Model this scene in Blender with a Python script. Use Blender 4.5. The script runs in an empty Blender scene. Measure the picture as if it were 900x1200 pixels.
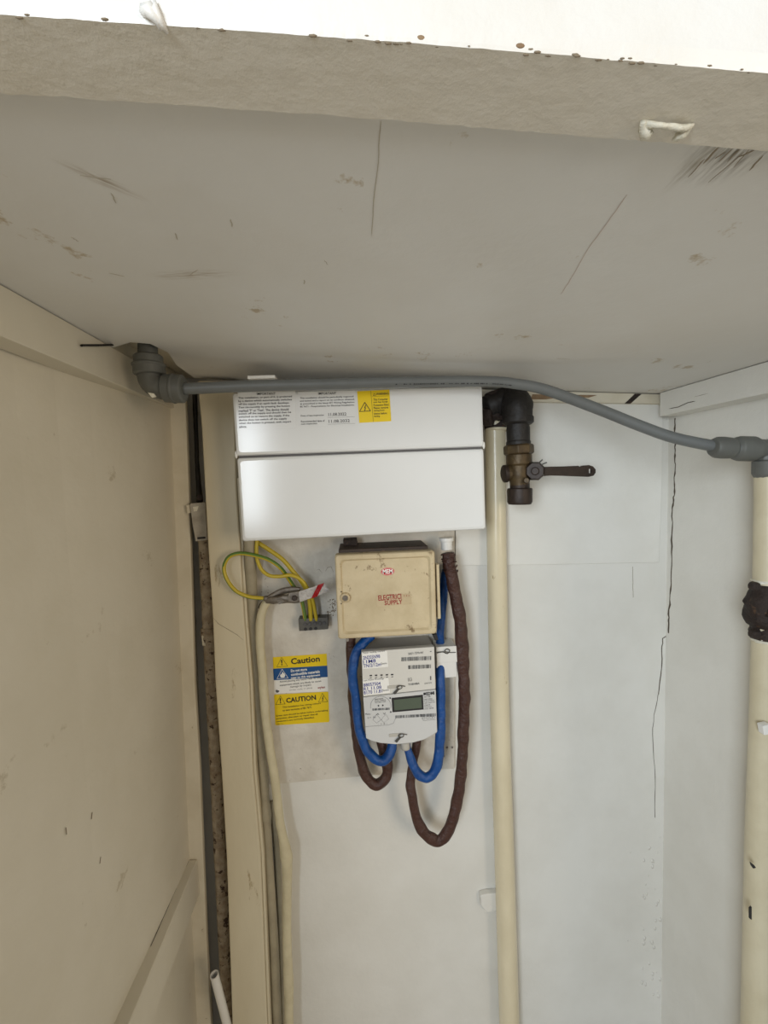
import bpy, bmesh, math, random
from mathutils import Vector, Matrix, noise
random.seed(4)
S = bpy.context.scene
C = S.collection
# ------------------------------------------------------------------ camera
F = 510.0; CZ = 1.45
Yc = Vector((414-450, 600-566, -F)).normalized()
Zc = -Vector((254, -7700, -510)); Zc = (Zc - Zc.dot(Yc)*Yc).normalized()
Xc = Yc.cross(Zc).normalized()
R = Matrix((Xc, Yc, Zc))
CAM = Vector((0, 0, CZ))
cd = bpy.data.cameras.new('camera'); cam = bpy.data.objects.new('camera', cd); C.objects.link(cam)
cd.sensor_fit = 'HORIZONTAL'; cd.sensor_width = 36; cd.lens = 36*F/900; cd.clip_start = 0.01
cam.matrix_world = Matrix.Translation(CAM) @ R.to_4x4()
S.camera = cam
# ------------------------------------------------------------------ light
S.view_settings.view_transform = 'Standard'; S.view_settings.look = 'None'
S.view_settings.gamma = 1; S.view_settings.use_curve_mapping = False
S.view_settings.exposure = 0.0
w = bpy.data.worlds.new('world'); S.world = w; w.use_nodes = True
w.node_tree.nodes['Background'].inputs[0].default_value = (0.93, 0.97, 1.0, 1)
w.node_tree.nodes['Background'].inputs[1].default_value = 0.30
def area(name, loc, target, sx, sy, power, col):
    l = bpy.data.lights.new(name, 'AREA'); l.shape = 'RECTANGLE'; l.size = sx; l.size_y = sy
    l.energy = power; l.color = col
    o = bpy.data.objects.new(name, l); C.objects.link(o); o.location = loc
    o.rotation_euler = (Vector(target)-Vector(loc)).to_track_quat('-Z', 'Y').to_euler()
area('window_daylight', (-1.02, -1.62, 1.66), (0.22, .8, 1.42), 0.8, 1.0, 46, (0.84, 0.925, 1.0))
area('warm_room_light', (1.35, -1.10, 1.45), (-.25, .8, 1.45), 0.7, 0.9, 14.5, (1.0, 0.83, 0.62))

# ------------------------------------------------------------------ pixel helpers (design-time only)
def ray(px, py): return R @ Vector((px-450, 600-py, -F))
def at(px, py, Y):
    d = ray(px, py); return CAM + d*(Y/d.y)
def onX(px, py, X):
    d = ray(px, py); return CAM + d*(X/d.x)
CA = at(228, 443, .82); CB = at(783, 461, .82)
CN = (CB-CA).cross(Vector((0, 1, 0))).normalized()
if CN.z < 0: CN = -CN
def onC(px, py, off=0.0):
    d = ray(px, py); return CAM + d*(((CA-CAM).dot(CN)+off)/d.dot(CN))
def cz(x): return CA.z - (x-CA.x)*CN.x/CN.z
def U(Y): return Y/F

# ------------------------------------------------------------------ materials
def lin(c): return tuple(((v/255)/12.92 if v/255 <= .04045 else ((v/255+.055)/1.055)**2.4) for v in c)+(1,)
def mat(name, col, rough=.5, col2=None, scale=8, mix=.5, spot=None, spot_scale=40, spot_thr=.68, bump=0.0, bscale=60,
        metal=0.0, spec=.5, stretch=(1,1,1), coat=0):
    m = bpy.data.materials.new(name); m.use_nodes = True; nt = m.node_tree; N = nt.nodes; L = nt.links
    b = N['Principled BSDF']; b.inputs['Roughness'].default_value = rough; b.inputs['Metallic'].default_value = metal
    b.inputs['Specular IOR Level'].default_value = spec
    b.inputs['Coat Weight'].default_value = coat
    g = N.new('ShaderNodeNewGeometry'); mp = N.new('ShaderNodeMapping'); mp.inputs['Scale'].default_value = stretch
    L.new(g.outputs['Position'], mp.inputs['Vector'])
    def ns(sc, det=4, rg=.6):
        n = N.new('ShaderNodeTexNoise'); n.inputs['Scale'].default_value = sc; n.inputs['Detail'].default_value = det
        n.inputs['Roughness'].default_value = rg; L.new(mp.outputs[0], n.inputs['Vector']); return n
    def rmp(src, a, c):
        r = N.new('ShaderNodeMapRange'); r.inputs['From Min'].default_value = a; r.inputs['From Max'].default_value = c
        L.new(src, r.inputs['Value']); return r.outputs[0]
    def mx(fac, a, c):
        x = N.new('ShaderNodeMix'); x.data_type = 'RGBA'; L.new(fac, x.inputs['Factor'])
        if isinstance(a, tuple): x.inputs['A'].default_value = a
        else: L.new(a, x.inputs['A'])
        if isinstance(c, tuple): x.inputs['B'].default_value = c
        else: L.new(c, x.inputs['B'])
        return x.outputs['Result']
    cur = lin(col)
    if col2 is not None: cur = mx(rmp(ns(scale).outputs[0], .5-.25*mix, .5+.5*(1-mix)+.1), lin(col), lin(col2))
    if spot is not None: cur = mx(rmp(ns(spot_scale, 6, .7).outputs[0], spot_thr, spot_thr+.05), cur, lin(spot))
    if isinstance(cur, tuple): b.inputs['Base Color'].default_value = cur
    else: L.new(cur, b.inputs['Base Color'])
    if bump:
        bp = N.new('ShaderNodeBump'); bp.inputs['Strength'].default_value = bump; bp.inputs['Distance'].default_value = .0035
        L.new(ns(bscale, 5).outputs[0], bp.inputs['Height']); L.new(bp.outputs[0], b.inputs['Normal'])
    return m
M = dict(
 wall=mat('wall_paint', (226,224,217), .55, (214,211,202), 6, .5, bump=.35, bscale=35),
 left=mat('left_wall_paint', (214,207,190), .5, (202,194,174), 5, .5, spot=(188,178,156), spot_scale=14, spot_thr=.64, bump=.25, bscale=30),
 ceil=mat('shelf_paint', (226,225,221), .5, (217,213,205), 4, .5, spot=(188,174,150), spot_scale=13, spot_thr=.64, bump=.3, bscale=25, stretch=(1,.8,1)),
 head=mat('header_gloss_paint', (222,215,200), .4, (228,223,212), 7, .5, bump=.4, bscale=60),
 headf=mat('header_face_paint', (234,232,227), .35, (228,222,212), 9, .5, bump=.3, bscale=60),
 trim=mat('trim_paint', (218,210,190), .45, (200,190,166), 14, .5, spot=(166,150,120), spot_scale=30, spot_thr=.65, bump=.3, bscale=50),
 post=mat('post_cream_paint', (214,204,178), .4, (200,188,160), 9, .5, spot=(172,156,124), spot_scale=26, spot_thr=.64, bump=.3, bscale=40, stretch=(1,1,.3)),
 board=mat('board_paint', (224,219,208), .5, (194,186,172), 16, .6, spot=(136,124,106), spot_scale=46, spot_thr=.665, bump=.6, bscale=60),
 panel=mat('panel_paint', (229,227,220), .55, (220,217,208), 8, .5, bump=.3, bscale=35),
 pipe=mat('cream_gloss_pipe', (224,212,182), .24, (208,195,164), 18, .5, spot=(176,158,124), spot_scale=45, spot_thr=.66, bump=.15, stretch=(1,1,.4)),
 rpipe=mat('right_pipe_cream', (210,200,172), .35, (194,182,152), 18, .5, spot=(66,52,36), spot_scale=30, spot_thr=.79, bump=.15),
 dark=mat('dark_void', (38,30,24), .9),
 scuffm=mat('scuff_mid', (150,136,114), .7),
 scuffc=mat('scuff_pale', (186,178,162), .7),
 crack=mat('crack_dark', (84,74,62), .9),
 scuff=mat('scuff_brown', (132,118,98), .8),
 scratch=mat('scratch_red', (198,182,172), .8),
 black=mat('black_iron', (30,26,23), .55, (20,17,15), 40, .5, spot=(62,48,36), spot_scale=70, spot_thr=.66, bump=.5, bscale=120),
 rust=mat('rusty_iron', (46,33,26), .7, (28,20,16), 50, .5, spot=(84,60,40), spot_scale=90, spot_thr=.6, bump=.9, bscale=150),
 rustpipe=mat('rusty_painted_pipe', (188,174,152), .7, (124,102,80), 55, .6, spot=(66,46,32), spot_scale=60, spot_thr=.56, bump=1.0, bscale=120),
 brass=mat('tarnished_brass', (84,68,42), .45, (50,39,27), 60, .5, metal=.4, spot=(120,100,66), spot_scale=90, spot_thr=.64, bump=.4, bscale=120),
 bronze=mat('dark_bronze', (50,38,30), .5, (34,25,21), 60, .5, metal=.25, spot=(84,64,46), spot_scale=90, spot_thr=.7, bump=.3, bscale=120),
 grey=mat('grey_plastic', (104,107,106), .42, (94,96,95), 20, .5),
 grey2=mat('grey_fitting_plastic', (96,97,92), .5, (84,84,80), 30, .5, spot=(140,136,124), spot_scale=80, spot_thr=.78),
 white=mat('white_enamel', (228,229,228), .16, (222,223,221), 4, .5, spec=.6),
 white2=mat('white_plastic', (230,228,222), .35),
 stick=mat('paper_white', (240,238,232), .45),
 yel=mat('sticker_yellow', (236,204,10), .4),
 blue=mat('sticker_blue', (16,78,138), .4),
 ink=mat('ink_black', (34,32,32), .6), inkg=mat('ink_grey', (86,84,84), .6), inkb=mat('ink_biro', (52,58,140), .6),
 inkr=mat('ink_red', (150,34,30), .6), red=mat('badge_red', (196,28,34), .35),
 cream=mat('fuse_box_beige', (206,190,156), .45, (184,166,130), 22, .5, spot=(146,126,96), spot_scale=34, spot_thr=.60, bump=.25, bscale=80),
 creamd=mat('fuse_box_rim', (200,182,148), .45, (178,158,122), 30, .5, spot=(120,98,68), spot_scale=40, spot_thr=.60, bump=.2),
 bodyd=mat('fuse_box_body', (62,48,38), .6, (38,30,26), 40, .5, spot=(112,84,58), spot_scale=60, spot_thr=.62, bump=.4),
 meter=mat('meter_plastic', (214,211,203), .4), meterl=mat('meter_lower_plastic', (206,206,204), .4),
 metert=mat('meter_case_grey', (166,164,158), .45),
 lcd=mat('lcd_green', (88,98,84), .2), 
 seal=mat('seal_wire', (96,94,90), .4, metal=.6), strap=mat('seal_strap', (186,182,172), .5),
 cblue=mat('blue_sheath', (10,76,146), .36, (6,56,116), 60, .5, bump=.7, bscale=130),
 cbrown=mat('brown_sleeve', (74,45,36), .42, (54,31,25), 60, .5, bump=1.0, bscale=120),
 gy_g=mat('earth_green', (86,118,40), .4), gy_y=mat('earth_yellow', (190,168,44), .4),
 earth=mat('cream_cable_paint', (208,198,166), .45, (190,178,146), 30, .5, spot=(150,134,100), spot_scale=60, spot_thr=.7, bump=.4, bscale=90),
 cond=mat('painted_conduit', (170,160,136), .5, (146,136,114), 26, .5, bump=.3),
 brkt=mat('bracket_paint', (176,170,158), .5, (140,130,116), 60, .5, bump=.4),
 steel=mat('dull_steel', (132,124,114), .42, (84,74,66), 70, .5, metal=.6, bump=.5, bscale=110),
 foil=mat('foil_tag', (246,244,242), .35, (200,192,190), 90, .5, bump=.9, bscale=160),
 block=mat('terminal_grey', (98,96,90), .5, (72,68,62), 60, .5, bump=.3),
 blob=mat('paint_blob', (226,222,206), .4, (206,200,180), 80, .5, bump=.6, bscale=150),
 wood=mat('bare_wood', (150,126,96), .7, (112,80,54), 40, .5),
 floor=mat('floor_covering', (168,158,142), .7, (150,140,124), 10, .5),
)

# rubbed brown streaks in the shelf paint by the header, right
def streaks(m, P0, P1, lu, lv, col, amt=.8):
    nt = m.node_tree; N = nt.nodes; L = nt.links; b = N['Principled BSDF']
    u = (P1-P0).normalized(); v = Vector((-u.y, u.x, 0)).normalized()
    g = N.new('ShaderNodeNewGeometry'); sb = N.new('ShaderNodeVectorMath'); sb.operation = 'SUBTRACT'
    L.new(g.outputs['Position'], sb.inputs[0]); sb.inputs[1].default_value = P0
    ds = []
    for ax in (u, v):
        d = N.new('ShaderNodeVectorMath'); d.operation = 'DOT_PRODUCT'; L.new(sb.outputs[0], d.inputs[0]); d.inputs[1].default_value = ax
        ds.append(d.outputs['Value'])
    cb = N.new('ShaderNodeCombineXYZ'); L.new(ds[0], cb.inputs[0]); L.new(ds[1], cb.inputs[1])
    s1 = N.new('ShaderNodeVectorMath'); s1.operation = 'MULTIPLY'; L.new(cb.outputs[0], s1.inputs[0]); s1.inputs[1].default_value = (1/lu, 1/lv, 0)
    ln = N.new('ShaderNodeVectorMath'); ln.operation = 'LENGTH'; L.new(s1.outputs[0], ln.inputs[0])
    mr = N.new('ShaderNodeMapRange'); mr.interpolation_type = 'SMOOTHSTEP'; mr.inputs['From Min'].default_value = 1; mr.inputs['From Max'].default_value = 0; L.new(ln.outputs['Value'], mr.inputs['Value'])
    s2 = N.new('ShaderNodeVectorMath'); s2.operation = 'MULTIPLY'; L.new(cb.outputs[0], s2.inputs[0]); s2.inputs[1].default_value = (50, 380, 0)
    ns = N.new('ShaderNodeTexNoise'); ns.inputs['Scale'].default_value = 1; ns.inputs['Detail'].default_value = 3; L.new(s2.outputs[0], ns.inputs['Vector'])
    m2 = N.new('ShaderNodeMapRange'); m2.inputs['From Min'].default_value = .38; m2.inputs['From Max'].default_value = .7; L.new(ns.outputs[0], m2.inputs['Value'])
    mu = N.new('ShaderNodeMath'); mu.operation = 'MULTIPLY'; L.new(mr.outputs[0], mu.inputs[0]); L.new(m2.outputs[0], mu.inputs[1])
    m3 = N.new('ShaderNodeMath'); m3.operation = 'MULTIPLY'; m3.inputs[1].default_value = amt; L.new(mu.outputs[0], m3.inputs[0])
    src = b.inputs['Base Color'].links[0].from_socket
    x = N.new('ShaderNodeMix'); x.data_type = 'RGBA'; L.new(m3.outputs[0], x.inputs['Factor']); L.new(src, x.inputs['A']); x.inputs['B'].default_value = lin(col)
    L.new(x.outputs['Result'], b.inputs['Base Color'])
streaks(M['ceil'], onC(862,176), onC(800,232), .034, .030, (96,84,66), 1.0)
streaks(M['ceil'], onC(815,190), onC(768,235), .030, .008, (150,140,120), .9)
streaks(M['ceil'], onC(120,212), onC(165,232), .030, .008, (150,130,104), .9)
streaks(M['ceil'], onC(225,322), onC(150,325), .05, .012, (160,142,116), .8)
# ------------------------------------------------------------------ object helpers
def setp(o, label=None, cat=None, group=None, kind=None):
    for k, v in (('label', label), ('category', cat), ('group', group), ('kind', kind)):
        if v: o[k] = v
    return o
def link(name, bm_or_mesh, mats, parent=None, smooth=False, bevel=0, seg=2):
    if isinstance(bm_or_mesh, bmesh.types.BMesh):
        bm = bm_or_mesh
        bmesh.ops.recalc_face_normals(bm, faces=bm.faces)
        me = bpy.data.meshes.new(name); bm.to_mesh(me); bm.free()
    else: me = bm_or_mesh
    if not isinstance(mats, (list, tuple)): mats = [mats]
    for m in mats: me.materials.append(M[m])
    lo = Vector([min(v.co[i] for v in me.vertices) for i in range(3)])
    hi = Vector([max(v.co[i] for v in me.vertices) for i in range(3)])
    c = (lo+hi)/2
    me.transform(Matrix.Translation(-c))
    o = bpy.data.objects.new(name, me); C.objects.link(o)
    if smooth:
        for p in me.polygons: p.use_smooth = True
    if bevel:
        b = o.modifiers.new('bevel', 'BEVEL'); b.width = bevel; b.segments = seg; b.limit_method = 'ANGLE'
        wn = o.modifiers.new('wn', 'WEIGHTED_NORMAL'); wn.keep_sharp = True
        for p in me.polygons: p.use_smooth = True
    wl = Vector((0,0,0)); p = parent
    while p is not None: wl = wl + p.location; p = p.parent
    o.location = c - wl
    if parent: o.parent = parent
    return o
def thing(name, loc, label, cat, group=None):
    o = bpy.data.objects.new(name, None); C.objects.link(o); o.location = loc; o.empty_display_size = .05
    return setp(o, label, cat, group)
def box_bm(a, b, bm=None):
    bm = bm or bmesh.new()
    v = [bm.verts.new((x, y, z)) for x in (a[0], b[0]) for y in (a[1], b[1]) for z in (a[2], b[2])]
    for f in ((0,1,3,2),(4,6,7,5),(0,4,5,1),(2,3,7,6),(0,2,6,4),(1,5,7,3)): bm.faces.new([v[i] for i in f])
    return bm
def slab_bm(front, off, bm=None):
    """polygon of world points, extruded by vector off"""
    bm = bm or bmesh.new(); off = Vector(off)
    a = [bm.verts.new(p) for p in front]; b = [bm.verts.new(Vector(p)+off) for p in front]
    bm.faces.new(a); bm.faces.new(b[::-1]); n = len(a)
    for i in range(n): bm.faces.new([a[i], b[i], b[(i+1) % n], a[(i+1) % n]])
    return bm
def prism(pts, Y0, Y1, bm=None):
    return slab_bm([at(x, y, Y0) for x, y in pts], (0, Y1-Y0, 0), bm)
def catmull(pts, n):
    out = []; P = [pts[0]]+list(pts)+[pts[-1]]
    for i in range(1, len(P)-2):
        for k in range(n):
            t = k/n
            out.append(tuple(.5*((2*P[i][j])+(-P[i-1][j]+P[i+1][j])*t+(2*P[i-1][j]-5*P[i][j]+4*P[i+1][j]-P[i+2][j])*t*t+(-P[i-1][j]+3*P[i][j]-3*P[i+1][j]+P[i+2][j])*t**3) for j in range(len(P[i]))))
    out.append(tuple(pts[-1])); return out
def tube_w(rows, segs=14, bm=None, rough=0, rf=30, seed=0, flat=1.0, stripe=None, caps=True, hole=0):
    """rows: (x,y,z,r) world."""
    bm = bm or bmesh.new(); rings = []; n = len(rows); up = None
    for i, r in enumerate(rows):
        p = Vector(r[:3]); a = Vector(rows[max(i-1, 0)][:3]); b = Vector(rows[min(i+1, n-1)][:3])
        j = i
        t = (b-a)
        if t.length < 1e-7: t = Vector((0,0,1))
        t.normalize()
        if up is None:
            up = Vector((0,-1,0)) if abs(t.y) < .9 else Vector((1,0,0))
        up = (up - up.dot(t)*t).normalized(); sd = t.cross(up)
        ring = []
        for k in range(segs):
            an = 2*math.pi*k/segs
            d = sd*math.cos(an) + up*math.sin(an)*flat
            rr = r[3]
            if rough: rr *= 1+rough*noise.noise(Vector((p+d*.016)*rf)+Vector((seed*7.1, 0, 0)))
            ring.append(bm.verts.new(p+d*rr))
        rings.append(ring)
    for i in range(n-1):
        for k in range(segs):
            f = bm.faces.new([rings[i][k], rings[i][(k+1) % segs], rings[i+1][(k+1) % segs], rings[i+1][k]])
            if stripe is not None:
                an = (k+.5)/segs*2*math.pi + stripe[0] + stripe[1]*i/n
                f.material_index = 1 if math.cos(an) > stripe[2] else 0
    if caps:
        bm.faces.new(rings[0][::-1]); bm.faces.new(rings[-1])
    return bm
def tube(pts, n=6, **k):
    """pts: (px,py,Y,rpx)"""
    rows = []
    for x, y, Y, r in (catmull(pts, n) if n > 1 else pts):
        p = at(x, y, Y); rows.append((p.x, p.y, p.z, r*U(Y)))
    return tube_w(rows, **k)
def lathe(a, b, prof, segs=20, bm=None, **k):
    """stepped profile between world points a,b: prof = [(t, r)]"""
    a = Vector(a); b = Vector(b); bm = bm or bmesh.new(); ax = (b-a).normalized()
    u = ax.orthogonal().normalized(); v = ax.cross(u); rings = []
    for t, r in prof:
        p = a+(b-a)*t
        rings.append([bm.verts.new(p+(u*math.cos(2*math.pi*(q+.5)/segs)+v*math.sin(2*math.pi*(q+.5)/segs))*r) for q in range(segs)])
    for i in range(len(rings)-1):
        for q in range(segs): bm.faces.new([rings[i][q], rings[i][(q+1) % segs], rings[i+1][(q+1) % segs], rings[i+1][q]])
    bm.faces.new(rings[0][::-1]); bm.faces.new(rings[-1]); return bm
def rr_loop(x0, z0, x1, z1, r, y, n=5):
    out = []
    for cx, czz, a0 in ((x1-r, z1-r, 0), (x0+r, z1-r, 90), (x0+r, z0+r, 180), (x1-r, z0+r, 270)):
        for k in range(n+1):
            a = math.radians(a0+90*k/n); out.append((cx+r*math.cos(a), y, czz+r*math.sin(a)))
    return out
def loft_panel(x0, z0, x1, z1, layers, bm=None, skew=None):
    """layers: (inset, y, radius)"""
    bm = bm or bmesh.new(); prev = None; first = None
    for ins, y, r in layers:
        lp = [bm.verts.new(p) for p in rr_loop(x0+ins, z0+ins, x1-ins, z1-ins, max(r, .0003), y)]
        if prev:
            for i in range(len(lp)): bm.faces.new([prev[i], prev[(i+1) % len(lp)], lp[(i+1) % len(lp)], lp[i]])
        else: first = lp
        prev = lp
    bm.faces.new(prev); bm.faces.new(first[::-1]); return bm
def strip_bm(pts, wd, nrm, th=.0004, bm=None, taper=False):
    """thin raised line following world points on a surface whose normal is nrm"""
    bm = bm or bmesh.new(); nrm = Vector(nrm).normalized(); prev = None
    for i, p in enumerate(pts):
        p = Vector(p); a = Vector(pts[max(0, i-1)]); b = Vector(pts[min(len(pts)-1, i+1)])
        t = (b-a).normalized(); s = t.cross(nrm).normalized()
        w_ = wd[i] if isinstance(wd, (list, tuple)) else wd
        if taper and i in (0, len(pts)-1): w_ *= .2
        cur = [bm.verts.new(p+s*w_/2), bm.verts.new(p+s*w_/2+nrm*th), bm.verts.new(p-s*w_/2+nrm*th), bm.verts.new(p-s*w_/2)]
        if prev:
            for k in range(4): bm.faces.new([prev[k], prev[(k+1) % 4], cur[(k+1) % 4], cur[k]])
        else: bm.faces.new(cur)
        prev = cur
    bm.faces.new(prev[::-1]); return bm
def text_mesh(s, x, z, y, wd=None, h=None, name='lettering', align='LEFT', bold=0, rot=0, spacing=1.0):
    """flat lettering in a plane y=const facing -Y; x,z = left/bottom (or centre) ; wd/h world fit"""
    c = bpy.data.curves.new(name, 'FONT'); c.body = s; c.size = 1; c.resolution_u = 2; c.extrude = 0; c.offset = bold
    c.space_line = spacing; c.align_x = align
    o = bpy.data.objects.new(name, c); C.objects.link(o)
    bpy.context.view_layer.update()
    me = bpy.data.meshes.new_from_object(o.evaluated_get(bpy.context.evaluated_depsgraph_get()))
    bpy.data.objects.remove(o); bpy.data.curves.remove(c)
    xs = [v.co.x for v in me.vertices]; ys = [v.co.y for v in me.vertices]
    x0, x1, y0, y1 = min(xs), max(xs), min(ys), max(ys)
    sx = wd/(x1-x0) if wd else None; sy = h/(y1-y0) if h else None
    sx = sx or sy; sy = sy or sx
    ca, sa = math.cos(rot), math.sin(rot)
    for v in me.vertices:
        a = (v.co.x-x0)*sx; b = (v.co.y-y0)*sy
        v.co = Vector((x+a*ca-b*sa, y, z+a*sa+b*ca))
    return me
def txt(s, px0, py0, px1, py1, Y, ink, parent, name='lettering', **k):
    """fit lettering into the pixel box (py0 top, py1 bottom, taken along the left edge)"""
    a = at(px0, py1, Y); b = at(px1, py1, Y); c = at(px0, py0, Y)
    return link(name, text_mesh(s, a.x, a.z, Y, abs(b.x-a.x), abs(c.z-a.z), name, **k), ink, parent)

# ================================================================== STRUCTURE
YW = .845; XL = -.358; XR = .638; DY = Vector((0,1,0))
fl = setp(link('floor', box_bm((-1.8,-2.2,-.05),(1.8,1.1,0)), 'floor'), kind='structure')
# back wall right of the corner recess, and the recess behind the post
xg = -.262
wb = bmesh.new()
box_bm((xg, YW, 0), (.75, .97, 1.9), wb); box_bm((-.45, .93, 0), (xg, .97, 1.9), wb)
wall_back = setp(link('wall_back', wb, 'wall'), kind='structure')
def wx(Y, z):                       # the left wall leans in towards the rear top corner
    t = min(max((Y-.5)/.345, 0), 1); t = t*t*(3-2*t)
    return XL - .002 + t*max(0, .0233*(z-.7)+.006)
bm = bmesh.new(); g = []
for i in range(13):
    Y = .20+.73*i/12; g.append([bm.verts.new((wx(Y, 1.9*j/10), Y, 1.9*j/10)) for j in range(11)])
hb = [[bm.verts.new((XL-.03, v.co.y, v.co.z)) for v in row] for row in g]
for i in range(12):
    for j in range(10):
        bm.faces.new([g[i][j], g[i+1][j], g[i+1][j+1], g[i][j+1]]); bm.faces.new([hb[i][j], hb[i][j+1], hb[i+1][j+1], hb[i+1][j]])
for i in range(12):
    for j in (0, 10): bm.faces.new([g[i][j], g[i+1][j], hb[i+1][j], hb[i][j]])
for j in range(10):
    for i in (0, 12): bm.faces.new([g[i][j], g[i][j+1], hb[i][j+1], hb[i][j]])
wall_left = setp(link('wall_left', bm, 'left', smooth=False), kind='structure')
wall_right = setp(link('wall_right', box_bm((XR,.20,0),(XR+.03,.845,1.9)), 'wall'), kind='structure')
# crack down the right corner
def jag(pts, amp, n=4):
    out = []
    for i in range(len(pts)-1):
        for k in range(n):
            t = k/n; out.append((pts[i][0]*(1-t)+pts[i+1][0]*t+random.uniform(-amp, amp), pts[i][1]*(1-t)+pts[i+1][1]*t))
    out.append(pts[-1]); return out
cr = jag([(791.5,490),(791,514),(791.5,534),(790.6,555),(790,580),(788,598),(787,640),(786.5,685),(784,720),(783.5,742)], .7, 6)
cr2 = jag([(783.5,742),(780,746),(776.6,748),(775.8,760),(775.4,784),(771.5,814)], .5, 4)
cr3 = jag([(771.5,814),(766,838),(764.6,868),(767.6,910),(767.6,958)], .5, 4)
link('crack', strip_bm([onX(x, y, XR) for x, y in cr], [random.uniform(.0015,.0045) for _ in cr], (-1,0,0)), 'crack', wall_right)
for pts, w0, w1 in ((cr2,.0020,.0014),(cr3,.0012,.0006)):
    ws = [random.uniform(w1, w0) for _ in pts]
    link('crack', strip_bm([at(x, y, YW) for x, y in pts], ws, (0,-1,0)), 'crack', wall_back)
link('crack', prism([(789,489),(797,488),(792,500)], YW-.0006, YW), 'crack', wall_back)
# fine hairlines on the back wall
link('crack', strip_bm([at(x, y, YW) for x, y in jag([(741,664),(742,700)], .4, 6)], .0006, (0,-1,0)), 'scuff', wall_back)
# rough paint lumps at low right corner
bm = bmesh.new()
for k in range(46):
    px = random.gauss(762, 9); py = random.uniform(980, 1180); p = at(px, py, YW)
    r = random.uniform(.001, .0035)
    bmesh.ops.create_icosphere(bm, subdivisions=1, radius=r, matrix=Matrix.Translation(p) @ Matrix.Diagonal((1,.22,1.6,1)))
setp(link('paint_lump', bm, 'wall', wall_back, smooth=True), kind='stuff')

# ceiling (underside of the shelf board) with the rear left corner cut away
cp = [onC(x, y) for x, y in ((228,443),(207,428),(197,413),(176,403),(153,401))]
rear = [onC(620,459), onC(783,461)]
xs0, xs1 = XL+.0, XR
def cpt(x, y): return Vector((x, y, cz(x)))
poly = [cpt(xs0,.20), cpt(xs0, cp[-1].y+.05)] + [Vector((max(p.x, xs0+.002), p.y, p.z)) for p in cp[::-1]] + [cpt(0, .815)] + rear + [cpt(xs1, rear[-1].y), cpt(xs1,.20)]
ceiling = setp(link('ceiling', slab_bm(poly, CN*.018), 'ceil'), kind='structure')
bm = slab_bm([cpt(XL,.2)+CN*.024, cpt(XL,.93)+CN*.024, cpt(XR,.93)+CN*.024, cpt(XR,.2)+CN*.024], CN*.012)
setp(link('ceiling_upper_board', bm, 'trim'), kind='structure')
def cline(name, pts, wd, m, jit=.4):
    link(name, strip_bm([onC(x, y, -.00005) for x, y in jag(pts, jit, 5)], wd, -CN, .0002, taper=True), m, ceiling)
cline('crack', [(446,142),(443,190),(438,235),(435,277)], .0005, 'scuffc')
cline('scratch', [(735,228),(712,260),(690,290),(672,322),(657,345)], .0005, 'scratch')
cline('scratch', [(652,420),(668,421)], .001, 'scuffc')
for a in ([(205,273),(208,281)], [(93,205),(130,210)], [(130,226),(136,238)], [(84,278),(92,283)], [(222,322),(232,316)], [(128,320),(146,324)], [(356,328),(357,333)], [(270,257),(272,266)], [(380,305),(384,310)]):
    cline('scuff', a, random.uniform(.0005,.0011), 'scuffc', .8)
# brown scuffs by the header at the right
bm = bmesh.new()
for x0,y0,x1,y1,w_ in ((842,172,824,192,.0024),(858,174,842,190,.0012),(868,173,852,190,.0012),(878,175,860,196,.0009),(872,178,830,214,.0008),(894,182,878,200,.0020),(884,176,866,184,.002),(826,186,806,208,.0012),(850,178,838,186,.0014)):
    strip_bm([onC(x, y, -.00005) for x, y in jag([(x0,y0),(x1,y1)], .5, 5)], w_*.5, -CN, .0001, bm, taper=True)
setp(link('scuff', bm, 'scuffm', ceiling), kind='stuff')

# header over the opening : soffit just below the shelf
ho = -.005
fe = [onC(x, y, ho) for x, y in ((0,17),(225,32),(450,48),(675,66),(900,86))]
re = [onC(x, y, ho) for x, y in ((0,109),(225,124),(450,140),(675,159),(900,177))]
def ext(a, b, X): t = (X-a.x)/(b.x-a.x); return a+(b-a)*t
def dense(e, seed, amp, amz):
    ends = [ext(e[0], e[-1], -.42)]+e+[ext(e[0], e[-1], .70)]; out = []
    for i in range(len(ends)-1):
        n = max(2, int((ends[i+1]-ends[i]).length/.0022))
        for k in range(n):
            p = ends[i].lerp(ends[i+1], k/n)
            q = noise.noise(Vector((p.x*160, seed, 0)))*amp + noise.noise(Vector((p.x*50, seed+3, 0)))*amp
            out.append((p.x, p.y+q, p.z+abs(q)*amz))
    out.append(tuple(ends[-1])); return out
de = dense(fe, 1, .0004, 0); dr = dense(re, 9, .0007, 0)
bm = bmesh.new()
n = min(len(de), len(dr))
def resample(l, n): return [l[int(i*(len(l)-1)/(n-1))] for i in range(n)]
de = resample(de, n); dr = resample(dr, n)
a = [bm.verts.new(Vector(p)) for p in de]; b = [bm.verts.new(Vector(p)) for p in dr]
a2 = [bm.verts.new((p[0], p[1]-.0005, p[2]+.0014)) for p in de]
a3 = [bm.verts.new((p[0], fe[2].y-.0008+(p[0]-fe[2].x)*(fe[-1].y-fe[0].y)/(fe[-1].x-fe[0].x), p[2]+.006)) for p in de]
top = [bm.verts.new((p[0], a3[i].co.y, CZ+.45)) for i, p in enumerate(de)]; tb = [bm.verts.new((p[0], p[1], CZ+.45)) for p in dr]
for i in range(n-1):
    for r0, r1, mi in ((b,a,0),(a,a2,1),(a2,a3,1),(a3,top,1),(top,tb,1),(tb,b,0)):
        f = bm.faces.new([r0[i], r0[i+1], r1[i+1], r1[i]]); f.material_index = mi
bm.faces.new([x[0] for x in (b,a,a2,a3,top,tb)]); bm.faces.new([x[-1] for x in (b,a,a2,a3,top,tb)])
header = setp(link('trim_1', bm, ['head','headf']), kind='structure')
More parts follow.
